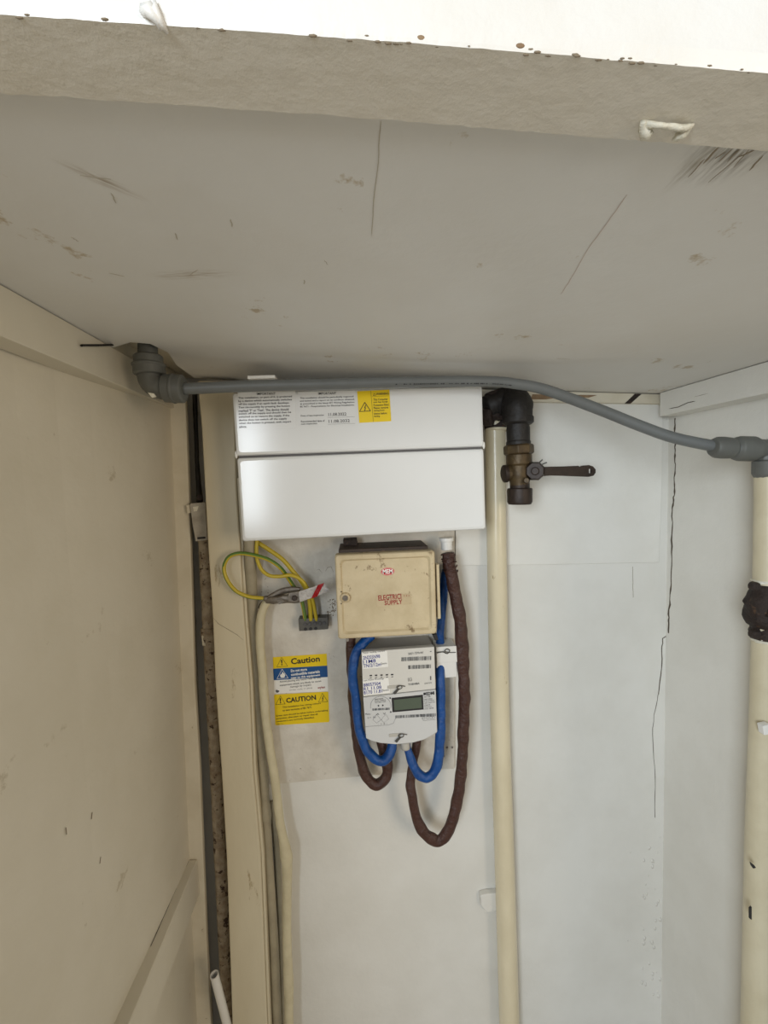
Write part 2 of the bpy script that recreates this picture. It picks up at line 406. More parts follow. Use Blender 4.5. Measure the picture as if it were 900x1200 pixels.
# chips along its front arris
bm = bmesh.new()
for px in [random.uniform(5, 890) for _ in range(30)]+[random.gauss(455,25) for _ in range(12)]+[random.gauss(640,50) for _ in range(12)]:
    t = px/900; k = min(3, int(t*4)); p = fe[k].lerp(fe[k+1], t*4-k); r = random.uniform(.0003,.0010)
    bmesh.ops.create_icosphere(bm, subdivisions=1, radius=r, matrix=Matrix.Translation(p+Vector((0, random.uniform(-.0004,.0010), random.uniform(-.0001,.0014)))) @ Matrix.Diagonal((2.0,.6,.6,1)))
setp(link('paint_chip', bm, 'scuff', header, smooth=True), kind='stuff')
for px, m in ((492,'wood'),(608,'wood')):
    t = px/900; k = int(t*4); p = fe[k].lerp(fe[k+1], t*4-k)
    link('paint_chip', bmesh_ if False else (lambda b_: (bmesh.ops.create_icosphere(b_, subdivisions=2, radius=.0013, matrix=Matrix.Translation(p+Vector((0,-.0004,.0020))) @ Matrix.Diagonal((1.5,.35,.8,1))), b_)[1])(bmesh.new()), m, header, smooth=True)
# jambs of the opening
setp(link('trim_2', box_bm((XL-.075,.17,0),(XL-.002,.215,CZ+.16)), 'headf', bevel=.003), kind='structure')
setp(link('trim_3', box_bm((XR+.002,.17,0),(XR+.075,.215,CZ+.12)), 'headf', bevel=.003), kind='structure')

# cupboard door standing open on the left, outside the frame
setp(link('door_1', box_bm((XL-.10,-.24,.02),(XL-.076,.168,CZ+.40)), 'headf', bevel=.002), kind='structure')
# battens under the shelf
def batten(name, x0, x1, y0, y1, h, m):
    za, zb = cz(x0)-.0008, cz(x1)-.0008
    f = [(x0,y0,za),(x1,y0,zb),(x1,y0,min(za,zb)-h),(x0,y0,min(za,zb)-h)]
    return setp(link(name, slab_bm(f, (0,y1-y0,0)), m, bevel=.0015), kind='structure')
b_l = batten('trim_4', XL+.0005, -.327, .225, .86, .050, 'left')
b_r = batten('trim_5', .597, XR-.0005, .225, .815, .043, 'wall')
link('crack', strip_bm([onX(x, y, .597) for x, y in jag([(784,479),(795,477),(806,472),(815,470)], .2, 3)], .0012, (-1,0,0), .0004, taper=True), 'crack', b_r)
link('crack', strip_bm([onX(x, y, .597) for x, y in ((814,465),(822,463),(830,461))], .0006, (-1,0,0), .0004, taper=True), 'scuff', b_r)
# batten across the back above the panel
bb = setp(link('trim_6', prism([(560,456),(783,462),(783,473),(560,470)], .826, YW-.001), 'trim', bevel=.001), kind='structure')
link('wood_stain', prism([(744,461.5),(752,461.5),(739,473),(732,473)], .8255, .8265), mat and 'rust', bb)
link('wood_stain', prism([(624,462),(700,463),(690,466),(660,465),(640,468),(622,468)], .8255, .8265), 'wood', bb)
# left cover strip at the end of the side wall, rail low on the wall
strip = prism([(198,470),(217,468),(222,600),(228,800),(234,900),(242,1100),(247,1200),(262,1500),(240,1500),(227,1200),(223,1100),(214,900),(206,800),(201,600)], .845, .857)
setp(link('trim_7', strip, 'trim', bevel=.002), kind='structure')
zr = at(222,1007,.845).z; zf = onX(177,1200,-.338).z
rail = box_bm((XL-.004,.225,zf),(-.338,.844,zr))
rr = setp(link('trim_8', rail, 'left', bevel=.002), kind='structure')
link('crack', strip_bm([(XL+.003, .845-.004-k*.02, zr+.0001) for k in range(9)], [.003,.002,.0012,.0016,.0008,.0012,.0006,.0008,.0004], (0,0,1), .0004), 'rust', rr)
# post
post = prism([(231,446),(274,446),(277,575),(281,635),(286,725),(292,800),(296,900),(305,1000),(313,1200),(326,1500),(288,1500),(272,1200),(265,1000),(259,900),(252,800),(249,725),(243,632),(236,500)], .80, .93)
pst = setp(link('trim_9', post, 'post', bevel=.003), kind='structure')
link('moulding', prism([(277.5,560),(281,560),(285,635),(290,725),(296,800),(300,900),(309,1000),(317,1200),(330,1500),(327,1500),(314,1200),(306,1000),(297,900),(293,800),(287,725),(282,635)], .806, .85), 'post', pst, bevel=.001)
link('hairline', strip_bm([at(x, y, .80) for x, y in ((250,724),(256,731),(268,738),(278,744),(285,750))], .0007, (0,-1,0), .0003, taper=True), 'scuff', pst)
# boards on the back wall
bA = prism([(286,590),(533,580),(533,660),(533,901),(480,905),(400,912),(325,919),(300,921),(296,800)], .835, YW-.0003)
bA = setp(link('trim_10', bA, 'board', bevel=.0015), kind='structure')
bB = prism([(534,470),(623,471.5),(776.7,474),(776,560),(772.5,659),(680,661),(534,663)], .838, YW-.0003)
bB = setp(link('trim_11', bB, 'panel', bevel=.001), kind='structure')
# dark old stains / scribbles on meter board
for pts, w_ in (([(371,668),(374,667),(378,672)], .0007), ([(381,670),(384,665),(388,664),(391,671)], .0008), ([(336,662),(337,664)], .001)):
    link('pencil_mark', strip_bm([at(x, y, .835) for x, y in pts], w_, (0,-1,0), .0003, taper=True), 'scuff', bA)
bm = bmesh.new()
for k in range(60):
    p = at(random.gauss(390,3.5), random.uniform(701,722), .835); bmesh.ops.create_icosphere(bm, subdivisions=1, radius=random.uniform(.0005,.0016), matrix=Matrix.Translation(p) @ Matrix.Diagonal((1,.3,1,1)))
for k in range(26):
    p = at(random.choice([random.uniform(306,318), random.uniform(515,530)]), random.choice([random.uniform(645,700), random.uniform(870,890)]), .835); bmesh.ops.create_icosphere(bm, subdivisions=1, radius=random.uniform(.0004,.0011), matrix=Matrix.Translation(p) @ Matrix.Diagonal((1,.3,1,1)))
setp(link('dirt_fleck', bm, 'scuff', bA), kind='stuff')
# screws in the meter board
for px, py in ((524,876),(530,876),(520,886)):
    link('screw', lathe(at(px,py,.835), at(px,py,.832), [(0,.002),(.7,.002),(1,.0014)], 10), 'steel', bA)
# marks on left wall
for a, b in (((108,952),(107,960)),((118,1004),(117,1012)),((77,970),(78,978))):
    link('scuff', strip_bm([onX(*a, XL), onX(*b, XL)], .0012, (1,0,0), .0003), 'scuff', wall_left)
# ================================================================== GREY WATER PIPE
wp = thing('water_pipe', at(480,446,.665), 'grey plastic water pipe bending under the shelf from left elbow to right tee', 'pipe')
PP = [(212,456,.655,6.4),(300,452,.662,6.4),(385,450,.665,6.2),(480,447.5,.667,6.2),(570,447,.665,6.2),(605,450,.662,6.2),(640,457,.658,6.3),(700,479,.647,6.5),(750,499,.632,6.6),(790,513,.618,6.7),(838,523,.602,7.0),(856,525,.60,7.0)]
link('pipe', tube(PP, 8, segs=18), 'grey', wp, smooth=True)
bm = bmesh.new()
# printed line on the pipe
rows = catmull([(x, y, Y) for x, y, Y, r in PP], 40)
seg = []
for x, y, Y in rows:
    if 455 < x < 600 or 800 < x < 802:
        d = (at(x, y+2.6, Y-.0068)); seg.append(d)
for i in range(0, len(seg)-2, 1):
    if random.random() < .66: strip_bm([seg[i], seg[i].lerp(seg[i+1], .75)], random.choice([.0012,.0016,.0008]), (0,-1,-.35), .0002, bm)
setp(link('printed_line', bm, 'ink', wp), kind='stuff')
el = bmesh.new()
tube([(194,455,.655,13),(184,453,.655,13),(177,446,.655,13),(175,436,.655,13)], 6, segs=20, bm=el)
link('elbow', el, 'grey2', wp, smooth=True)
def sock(a, b, Y, rp, r2=None):
    A = at(*a, Y); B = at(*b, Y); r = rp*U(Y); r2 = (r2 or rp)*U(Y)
    return lathe(A, B, [(0,r*.86),(.06,r),(.42,r),(.46,r*1.06),(.54,r*1.06),(.58,r2),(.93,r2),(1,r2*.86)], 24)
link('elbow_socket', sock((192,455),(216,456),.655,15.5,15.5), 'grey2', wp, smooth=False, bevel=.0006)
link('elbow_socket', sock((175.5,440),(173.5,416),.655,16.5,15), 'grey2', wp, bevel=.0006)
link('riser_pipe', tube([(173.5,420,.655,10.5),(173,404,.655,10),(173,388,.655,10)], 2, segs=18), 'grey2', wp, smooth=True)
link('paint_fleck', prism([(173,460),(180,461),(183,465),(178,466)], .6355, .637), 'blob', wp)
# right couplings and tee
def px_lathe(a, b, Y, prof, segs=24): return lathe(at(*a, Y), at(*b, Y), [(t, r*U(Y)) for t, r in prof], segs)
link('coupling', px_lathe((835,524),(862,525.5),.60,[(0,7.5),(.02,10.5),(.18,13),(.45,13.4),(.8,12.8),(1,8.5)]), 'grey2', wp, smooth=False, bevel=.0008)
link('tee_fitting', px_lathe((856,525.5),(905,526.5),.60,[(0,8.6),(.06,9.2),(.1,11.5),(.13,14),(.22,15.4),(.52,15.4),(.6,13.6),(.68,12),(1,12)], 28), 'grey2', wp, bevel=.0008)
link('tee_fitting', px_lathe((922,527),(902,526.5),.60,[(0,14),(.2,15.4),(.8,15.4),(1,13)], 28), 'grey2', wp, bevel=.0008)
link('branch_socket', px_lathe((899,530),(898.5,560),.60,[(0,12),(.3,12),(.34,15.5),(.82,15.5),(.95,13.5),(1,12)], 12), 'grey2', wp, bevel=.0008)
link('fixing_tab', prism([(290,440.5),(322,439.5),(322,443),(290,444)], .70, .78), 'white2', wp)

# ================================================================== CREAM PIPES
cp_ = thing('gas_pipe', at(595,1200,.82), 'cream painted vertical pipe to the right of the brown cable loop', 'pipe')
link('pipe', tube([(580,480,.822,11.5),(581,560,.822,11.5),(583,700,.822,11.7),(586,850,.822,11.9),(591,1000,.822,12.3),(597,1200,.822,12.8),(603,1400,.822,13)], 5, segs=24), 'pipe', cp_, smooth=True)
link('union', tube([(582,503,.822,13.5),(582,484,.822,14.2),(581,470,.80,12),(578,460,.80,10)], 4, segs=14, rough=.35, rf=60), 'rust', cp_, smooth=True)
link('union', tube([(572,486,.81,8),(582,485,.80,10),(588,488,.80,8)], 4, segs=10, rough=.6, rf=90, seed=3), 'rust', cp_, smooth=False)
link('paint_lip', px_lathe((582,505.5),(582,502),.822,[(0,11.9),(.3,13.6),(1,13.4)]), 'pipe', cp_)
link('pipe_clip', prism([(563,1050),(570,1048),(583,1047),(583,1068),(571,1070),(564,1062)], .832, YW), 'wall', cp_, bevel=.002)
rp = thing('supply_pipe', at(895,1200,.60), 'cream painted vertical pipe at right edge with a rusty iron fitting', 'pipe')
link('pipe', tube([(900,556,.60,14.2),(900,600,.60,14.2),(897,740,.60,14.2),(893,880,.60,14.6),(889,1000,.60,15),(885,1200,.60,15.8),(880,1400,.6,16)], 5, segs=24), 'rpipe', rp, smooth=True)
rb = tube([(898,684,.60,16),(898,692,.60,15.5),(897.5,697,.60,17.5),(897,706,.60,21),(897,718,.60,21.5),(897,728,.60,20.5),(896.5,736,.60,15.5),(896,740,.60,16),(896,747,.60,16)], 2, segs=26, rough=.22, rf=120)
link('iron_fitting', rb, 'rust', rp, smooth=True)
link('plug', px_lathe((893,714),(893,714),.60,[(0,6),(1,6)]) if False else lathe(at(896,714,.60)+Vector((-.004,-.020,0)), at(896,714,.60)+Vector((-.006,-.030,0)), [(0,.013),(.6,.013),(1,.010)], 6), 'rust', rp)
for y in (687,743):
    link('lug', lathe(at(884,y,.592)+Vector((0,.004,0)), at(884,y,.592)-Vector((0,.006,0)), [(0,.0068),(.8,.0068),(1,.005)], 9), 'rust', rp)
    bm = tube([(898 if y<700 else 896,y-(5 if y<700 else -3),.60,15.5),(898 if y<700 else 896,y-(8 if y<700 else -8),.60,15.2)], 4, segs=30, rough=.2, rf=200)
    link('paint_collar', bm, 'blob', rp, smooth=True)
link('pipe_tab', prism([(894,851),(903,849),(905,860),(896,862)], .575, .585), 'white2', rp, bevel=.001)
for pts in ([(881,1015),(880,1011),(884,1014),(886,1017),(883,1018)], [(879,1065),(881,1063),(881,1078),(879,1077)]):
    link('paint_chip', prism(pts, .5805, .583), 'ink', rp)

# ================================================================== GAS VALVE
gv = thing('gas_valve', at(607,590,.76), 'dark iron and brass gas valve with long lever handle on the back panel', 'valve')
YV = .765
link('elbow', tube([(569,478,.80,13),(580,474,.80,15),(596,470,.795,17),(605,474,.775,18),(606.5,482,YV,17.5),(607,494,YV,17)], 6, segs=22, rough=.12, rf=60), 'black', gv, smooth=True)
link('elbow_rim', px_lathe((607,488),(607,498),YV,[(0,17),(.15,18),(.75,18),(1,15)]), 'black', gv, bevel=.0008)
link('back_nut', lathe(at(578,488,.79), at(566,489,.80), [(0,.014),(.2,.018),(.8,.018),(1,.014)], 7), 'rust', gv, bevel=.001)
link('nipple', px_lathe((607,497),(607.5,523),YV,[(0,13.5),(.1,13),(.2,13.6),(.75,13.4),(.8,14.2),(1,14.2)]), 'black', gv, bevel=.0006)
link('union_nut', px_lathe((607.5,521),(608,533),YV,[(0,15.5),(.15,17.5),(.85,17.5),(1,15.5)], 8), 'brass', gv, bevel=.0008)
link('valve_body', px_lathe((608,533),(609,569),YV,[(0,15),(.3,15),(.36,13.4),(.55,13.8),(.8,12.6),(.9,11.5),(1,11.5)]), 'brass', gv, bevel=.0008)
link('cross_barrel', lathe(at(589,555,YV)+Vector((0,0,0)), at(632,552,YV), [(0,.0095),(.05,.0138),(.14,.0145),(.2,.0138),(.22,.0125),(.9,.0135),(1,.0135)], 22), 'brass', gv, bevel=.0008)
link('barrel_cap', lathe(at(588.5,555.5,YV), at(594,555,YV), [(0,.010),(.3,.0158),(1,.0158)], 20), 'bronze', gv, bevel=.0008)
YH = .74
hub = lathe(at(627,552,YH+.022), at(627,552,YH-.003), [(0,.0165),(.8,.0172),(1,.015)], 8)
link('spindle_hub', hub, 'bronze', gv, bevel=.0008)
link('spindle_screw', lathe(at(627,552,YH-.003), at(627,552,YH-.007), [(0,.007),(.7,.007),(1,.0055)], 14), 'bronze', gv)
lev = bmesh.new()
outer = [(630,547),(640,547),(660,546.5),(678,545.8),(680,547.5),(683,545.5),(690,545),(695,546.5),(698,550),(698,554),(695.5,557.5),(690,558.8),(660,557.6),(645,557.2),(632,558.5)]
inner = [(690.2,549.4),(693.6,549.4),(693.6,554.4),(690.2,554.4)]
def holed(outer, inner, Y0, Y1):
    bm = bmesh.new(); loops = []
    for Y in (Y0, Y1):
        vs = []
        for lp in (outer, inner):
            v = [bm.verts.new(at(x, y, Y0)+Vector((0,Y-Y0,0))) for x, y in lp]; vs.append(v)
        es = [bm.edges.new((v[i], v[(i+1) % len(v)])) for v in vs for i in range(len(v))]
        bmesh.ops.triangle_fill(bm, edges=es, use_beauty=True)
        loops.append(vs)
    for q in range(2):
        a, b = loops[0][q], loops[1][q]
        for i in range(len(a)): bm.faces.new([a[i], a[(i+1) % len(a)], b[(i+1) % len(b)], b[i]])
    return bm
link('lever', holed(outer, inner, YH, YH+.006), 'bronze', gv)
link('split_pin', tube([(628,546,YH-.002,.8),(633,541,YH-.006,.8),(636,538.5,YH-.008,.8)], 2, segs=6), 'seal', gv)
link('split_pin', tube([(630,547,YH-.002,.8),(637,543.5,YH-.006,.8),(641,542,YH-.008,.8)], 2, segs=6), 'seal', gv)
link('grub_screw', lathe(at(617,563,YV-.018), at(617,563,YV-.026), [(0,.005),(.8,.005),(1,.004)], 10), 'brass', gv)
link('outlet_plug', px_lathe((609,567),(609,591),YV,[(0,11.5),(.2,11.5),(.22,14.3),(.3,14.8),(.88,14.6),(1,13)]), 'bronze', gv, bevel=.0006)

# ================================================================== CONSUMER UNIT
YU = .72
cu = thing('consumer_unit', at(424,628,.78), 'large white metal fuse board with printed stickers along its upper cover', 'fuse board')
p0 = at(281,631,YU); p1 = at(568,624,YU); p2 = at(276,457.5,YU); p3 = at(568,454.5,YU)
ux0, ux1 = (p0.x+at(277,500,YU).x)/2-.001, (p1.x+p3.x)/2
uz0, uz1 = (p0.z+p1.z)/2, (p2.z+p3.z)/2
zs = at(422,530,YU).z
def tilt(bm, ang=.010):
    c = Vector(((ux0+ux1)/2, 0, (uz0+uz1)/2)); m = Matrix.Translation(c) @ Matrix.Rotation(ang*-1, 4, 'Y') @ Matrix.Translation(-c)
    bmesh.ops.transform(bm, matrix=m, verts=bm.verts); return bm
link('case', tilt(box_bm((ux0+.003, YU+.014, uz0+.003), (ux1-.003, .8345, uz1-.002))), 'white', cu, bevel=.002)
link('upper_cover', tilt(loft_panel(ux0, zs+.0018, ux1, uz1, [(0,YU+.016,.003),(0,YU+.005,.004),(.0015,YU+.0015,.005),(.005,YU,.006)])), 'white', cu, smooth=False, bevel=0)
link('lower_cover', tilt(loft_panel(ux0+.001, uz0, ux1-.0005, zs-.0018, [(0,YU+.016,.003),(0,YU+.004,.004),(.0015,YU+.001,.005),(.005,YU-.0005,.006)])), 'white', cu)
link('seam_shadow_strip', tilt(box_bm((ux0+.004, YU+.006, zs-.002), (ux1-.004, YU+.0145, zs+.002))), 'inkg', cu)
for x in (ux0-.0008, ux1+.0008):
    link('hinge_clip', tilt(lathe((x, YU+.006, zs-.002), (x, YU+.006, zs+.010), [(0,.0008),(.3,.0022),(.8,.0022),(1,.001)], 8)), 'white2', cu)
YS = YU-.0006
def sticker(pts, m, parent, Y=YS, th=.0004, name='sticker'):
    return link(name, prism(pts, Y, Y+th), m, parent)
def line_list(lines, px, y0, dy, hpx, Y, ink, parent, slope=-.03, wpx=None, charw=None, **k):
    """each printed line a box of its own; joined into ONE lettering part"""
    base = bmesh.new()
    for i, (s, wd) in enumerate(lines):
        if not s: continue
        a = at(px+i*.12, y0+i*dy+hpx, Y); b = at(px+wd, y0+i*dy+hpx, Y); c = at(px, y0+i*dy, Y)
        me = text_mesh(s, a.x, a.z, Y, b.x-a.x, c.z-at(px, y0+i*dy+hpx, Y).z, rot=k.get('rot', .0), bold=k.get('bold', 0)+.012)
        base.from_mesh(me); bpy.data.meshes.remove(me)
    me = bpy.data.meshes.new('lettering'); base.to_mesh(me); base.free()
    return link('lettering', me, ink, parent)
YT = YS-.0003
s1 = sticker([(278.5,460),(346,458.5),(347,502),(280.5,504)], 'white', cu)
txt('IMPORTANT', 301,460.2,323,463.0,YT,'ink',s1, bold=.015)
line_list([('This installation, or part of it, is protected',63),('by a device which automatically switches',63),('off the supply if an earth fault develops.',60),('Test six-monthly by pressing the button',60.5),("marked 'T' or 'Test'. The device should",59),('switch off the supply and should then be',62),('switched on to restore the supply. If the',60),('device does not switch off the supply',57),('when the button is pressed, seek expert',62),('advice.',10)], 279.3,465.2,3.72,2.9,YT,'ink',s1, rot=.012, bold=.004)
s2 = sticker([(349,459.5),(416,457.5),(418,498),(350.5,500)], 'white', cu)
txt('IMPORTANT', 373,459.8,394,462.6,YT,'ink',s2, bold=.015)
line_list([('This installation should be periodically inspected',63),('and tested and a report on its condition obtained,',64),('as prescribed in the latest IET Wiring Regulations',64),('BS 7671 - Requirements for Electrical Installations.',64)], 351.5,465.6,3.35,2.5,YT,'ink',s2, rot=.014)
line_list([('Date of last inspection',27),('',0),('Recommended date of',28),('next inspection',19)], 352.6,486.4,3.2,2.3,YT,'ink',s2, rot=.014)
line_list([('11.08.2022',21),('',0),('11.08.2032',25)], 385,484.0,4.0,3.6,YT,'inkg',s2, rot=.014)
for y in (489.3,497.2):
    link('ruled_line', strip_bm([at(384,y,YT), at(416,y-1,YT)], .0003, (0,-1,0), .0001), 'inkg', s2)
s3 = sticker([(418.5,458.5),(456.3,456.5),(458.5,493.5),(421,495.5)], 'yel', cu)
link('divider', strip_bm([at(434.5,458,YT), at(437.5,494.5,YT)], .0004, (0,-1,0), .0001), 'ink', s3)
link('divider', strip_bm([at(436,464.8,YT), at(456,463.8,YT)], .0003, (0,-1,0), .0001), 'ink', s3)
def tri(parent, a, b, c, Y, wd, m='ink'):
    P = [at(*q, Y) for q in (a, b, c)]; bm = bmesh.new()
    for i in range(3): strip_bm([P[i], P[(i+1) % 3]], wd, (0,-1,0), .0001, bm)
    return link('warning_triangle', bm, m, parent)
def bolt(parent, cx, cy, s, Y, m='ink'):
    pts = [(.15,-1),(-.35,.05),(0,.05),(-.15,.65),(-.28,.55),(-.08,1.05),(.22,.62),(.06,.66),(.3,-.15),(-.02,-.1),(.4,-.95)]
    return link('lightning_bolt', prism([(cx+x*s, cy+y*s) for x, y in pts], Y, Y+.0001), m, parent)
tri(s3, (427.5,471.5),(421.3,482.3),(434.3,481.6), YT, .0010); bolt(s3, 427.8, 478, 3.6, YT)
tri(s3, (438.6,460.8),(437.2,463.6),(440.4,463.4), YT, .0005)
txt('WARNING', 440.8,460.4,455.6,463.2,YT,'ink',s3, bold=.02, rot=.03)
line_list([('This Consumer',17),('unit has Surge',17),('Protection fitted.',18.5),('Please remove',17.5),('wiring from',13),('device before',16),('testing.',8)], 437.6,467.0,3.3,2.6,YT,'ink',s3, rot=.03)

# ================================================================== CUT-OUT BOX
YM = .735
fb = thing('cutout_box', at(455,748,.78), 'beige metal supply box with red oval badge under the white fuse board', 'fuse box')
a = at(394.5,750,YM); b = at(512,743,YM); c = at(394,651,YM); d = at(510,645,YM)
mx0, mx1, mz0, mz1 = (a.x+c.x)/2, (b.x+d.x)/2, (a.z+b.z)/2, (c.z+d.z)/2
lid = loft_panel(mx0, mz0, mx1, mz1, [(0,YM+.022,.004),(0,YM+.004,.005),(.0015,YM+.0008,.006),(.0035,YM,.006),(.0085,YM+.0003,.006),(.0115,YM+.0045,.008)])
bmesh.ops.transform(lid, matrix=Matrix.Identity(4), verts=lid.verts)
link('lid', lid, 'cream', fb)
link('body', box_bm((mx0+.006, YM+.022, mz0+.004), (mx1-.008, .8345, mz1+.006)), 'bodyd', fb, bevel=.002)
link('fixing_lug', lathe(at(496,637,.79), at(496,642,.79), [(0,.004),(1,.004)], 10), 'rust', fb)
link('fixing_bracket', prism([(402,633),(418,632),(420,643),(403,644)], .80, .834), 'rust', fb, bevel=.001)
link('hinge', prism([(511.5,662),(514.6,661.5),(516.6,725),(513.4,725.5)], YM+.004, YM+.022), 'cream', fb, bevel=.0006)
link('foot', prism([(507,744),(512,743),(514,750),(510,751)], YM+.01, YM+.03), 'ink', fb, bevel=.001)
lb = at(404.5,700.5,YM)
link('lock_boss', lathe(lb+Vector((0,.004,0)), lb+Vector((0,-.004,0)), [(0,.0085),(.7,.0085),(.9,.0075),(1,.0055),(.75,.0045)], 20), 'creamd', fb)
link('lock_screw', lathe(lb+Vector((0,-.001,0)), lb+Vector((0,-.0028,0)), [(0,.0045),(1,.0045)], 14), 'steel', fb)
for y in (693.5,707.5): link('rivet', lathe(at(400,y,YM), at(400,y,YM-.0012), [(0,.0011),(1,.0009)], 8), 'ink', fb)
link('lid_screw', lathe(at(407,750,YM+.01), at(407,750,YM+.004), [(0,.003),(1,.003)], 10), 'steel', fb)
YL = YM+.0041
bc = at(454.3,669.8,YL)
bm = bmesh.new(); bm_pts = [(bc.x+.0118*math.cos(t*math.pi/16), YL, bc.z+.0068*math.sin(t*math.pi/16)) for t in range(32)]
badge = link('badge', slab_bm(bm_pts, (0,.0006,0), bm), 'red', fb)
txt('MEM', 448.6,667.2,460.2,672.6,YL-.0002,'stick',badge, bold=.03)
bm = bmesh.new()
for k in range(32):
    pass
ring = [(bc.x+.0108*math.cos(t*math.pi/16), YL-.0001, bc.z+.0059*math.sin(t*math.pi/16)) for t in range(33)]
link('badge_ring', strip_bm(ring, .0004, (0,-1,0), .0001), 'stick', badge)
sl = link('sticker', prism([(441,698.5),(481.5,695.5),(482.5,708),(441.5,711)], YL-.0001, YL+.0005), 'creamd', fb)
txt('ELECTRICI', 443.5,697.8,470.6,704.2,YL-.0004,'inkr',sl, bold=.02, rot=.035)
txt("' ' '", 473.5,697.4,479.5,699.4,YL-.0004,'inkr',sl)
txt('SUPPLY', 450.8,704.0,471.8,709.4,YL-.0004,'inkr',sl, bold=.02, rot=.03)

# ================================================================== METER
YE = .755
em = thing('electricity_meter', at(467,872,.79), 'white smart electricity meter with a green display and handwritten stickers', 'meter')
link('case', prism([(424,765),(508.5,759),(510.5,808),(512,860),(428,867)], YE+.012, .834), 'metert', em, bevel=.002)
up = [(423.5,764),(509,758),(510.5,807.5),(425.5,816.5)]
upo = link('upper_front', prism(up, YE, YE+.013), 'meter', em, bevel=.0012)
lo = [(425.5,817.5),(510.8,808.5),(512.5,858),(506,862),(497,867),(484,870.5),(464,872.5),(446,871),(436,868.5),(429,865.5)]
loo = link('terminal_cover', prism(lo, YE-.002, YE+.013), 'meterl', em, bevel=.0012)
Y1 = YE-.0005; Y1t = Y1-.0003
n1 = link('handwritten_sticker', prism([(424,765),(453.6,762.6),(455,781.5),(425.4,784)], Y1, YE), 'stick', em)
txt('Meter reading overleaf', 425.5,764.4,451.5,766.8,Y1t,'inkg',n1, rot=.05)
line_list([('2N255N98',20),('  11M8',15),('TN/2/12m',21)], 425.6,769.0,4.7,4.2,Y1t,'inkb',n1, rot=.05)
txt('Smm', 446.5,776.6,453.5,779.0,Y1t,'ink',n1, rot=.05)
n2 = link('handwritten_sticker', prism([(425,796.5),(455.2,794.5),(457,811.8),(426.2,815)], Y1, YE), 'stick', em)
txt('Last Meter Readings', 426,796.6,450,799.0,Y1t,'inkg',n2, rot=.04)
line_list([('88057504',20),('R1 11.08',21),('8170 11.81',22)], 426.2,801.0,4.5,4.0,Y1t,'inkb',n2, rot=.05)
txt('Smm', 448.5,808.0,455.8,810.2,Y1t,'ink',n2, rot=.05)
for k, x in enumerate((434.5,440.7,447,453.4,459.5)):
    link('status_light', prism([(x-1.3,791.2-.3*k),(x+1.4,791-.3*k),(x+1.4,792.4-.3*k),(x-1.3,792.6-.3*k)], Y1, YE), 'ink', upo)
    link('lettering', prism([(x-1,794.2-.3*k),(x+1.2,794-.3*k),(x+1.2,794.7-.3*k),(x-1,794.9-.3*k)], Y1, YE), 'inkg', upo)
txt('SI021-72Model', 478.5,765.0,496,767.6,Y1t,'inkg',upo, rot=.05)
link('lettering', prism([(504,763.2),(505.6,763),(505.6,763.8),(504,764)], Y1, YE), 'ink', upo)
def barcode(x0, x1, y, h, sl, Y, parent, m='ink'):
    bm = bmesh.new(); x = x0
    while x < x1:
        wd = random.choice((.25,.35,.5,.7)); yy = y+(x-x0)*sl
        prism([(x,yy),(x+wd,yy),(x+wd,yy+h),(x,yy+h)], Y, Y+.0002, bm); x += wd+random.choice((.3,.35,.5,.9))
    o = link('barcode', bm, m, parent); o['kind'] = 'stuff'; return o
barcode(470.5,505,770.4,4.6,-.045,Y1,upo); barcode(478.5,505,779.8,4.4,-.045,Y1,upo)
txt('UK CA', 478.2,794.4,483,798.8,Y1t,'inkg',upo, rot=.04)
txt('TOSHIBA', 478.4,801.2,491.8,803.4,Y1t,'ink',upo, bold=.01, rot=.05)
txt('I', 504.2,792.4,505.4,797,Y1t,'inkg',upo); txt('1200/270', 497.5,800.4,506,801.8,Y1t,'inkg',upo, rot=.06)
Y2 = YE-.0025; Y2t = Y2-.0002
def seal(x, y, Y, parent, long=14):
    s = link('security_seal', prism([(x-14,y-1.6),(x-2,y-2.6),(x-2,y+1.2),(x-14,y+2)], Y-.0012, Y), 'strap', parent, bevel=.0003)
    bm = tube([(x-2,y,Y-.002,.5),(x+1.5,y-2,Y-.003,.5),(x+3,y+.5,Y-.003,.5),(x,y+2.4,Y-.003,.5),(x-3,y+.6,Y-.003,.5),(x-1,y-2,Y-.002,.5),(x+7,y-1,Y-.0015,.5)], 4, segs=6)
    link('seal_wire', bm, 'seal', parent)
    link('seal_tail', prism([(x-2,y+1),(x+.4,y+2.4),(x-5,y+8.6),(x-7.6,y+6.8)], Y-.0025, Y-.0015), 'seal', parent, bevel=.0003)
seal(468,805.4,YE,em); seal(470,862,YE-.002,em)
# display window and print on the lower half
lcdp = [(459.4,818.4),(495.2,814.8),(496.0,831.0),(460.6,834.2)]
link('display_bezel', prism([(458.8,818),(495.7,814.2),(496.6,831.6),(460.0,834.9)], Y2, YE-.0015), 'ink', em, bevel=.0006)
link('display', prism([(461.4,820.2),(493.6,817.0),(494.4,829.6),(462.2,832.6)], Y2-.0003, Y2), 'lcd', em)
bm = bmesh.new()
cc = (446.2,827.5)
arc = [at(cc[0]+12*math.cos(t), cc[1]-11.4*math.sin(t), Y2) for t in [math.pi*(k/20)*1.14-.22 for k in range(21)]]
strip_bm(arc, .0004, (0,-1,0), .0001, bm); link('printed_ring', bm, 'inkg', em)
txt('EDMI', 499.6,811.2,509.2,815.0,Y2t,'ink',em, bold=.03, rot=.05)
link('logo_square', prism([(496.2,812.0),(498.9,811.7),(499.0,814.4),(496.3,814.7)], Y2t, Y2), 'ink', em)
txt('ES-10B', 497.5,816.0,504.5,817.6,Y2t,'ink',em, rot=.05)
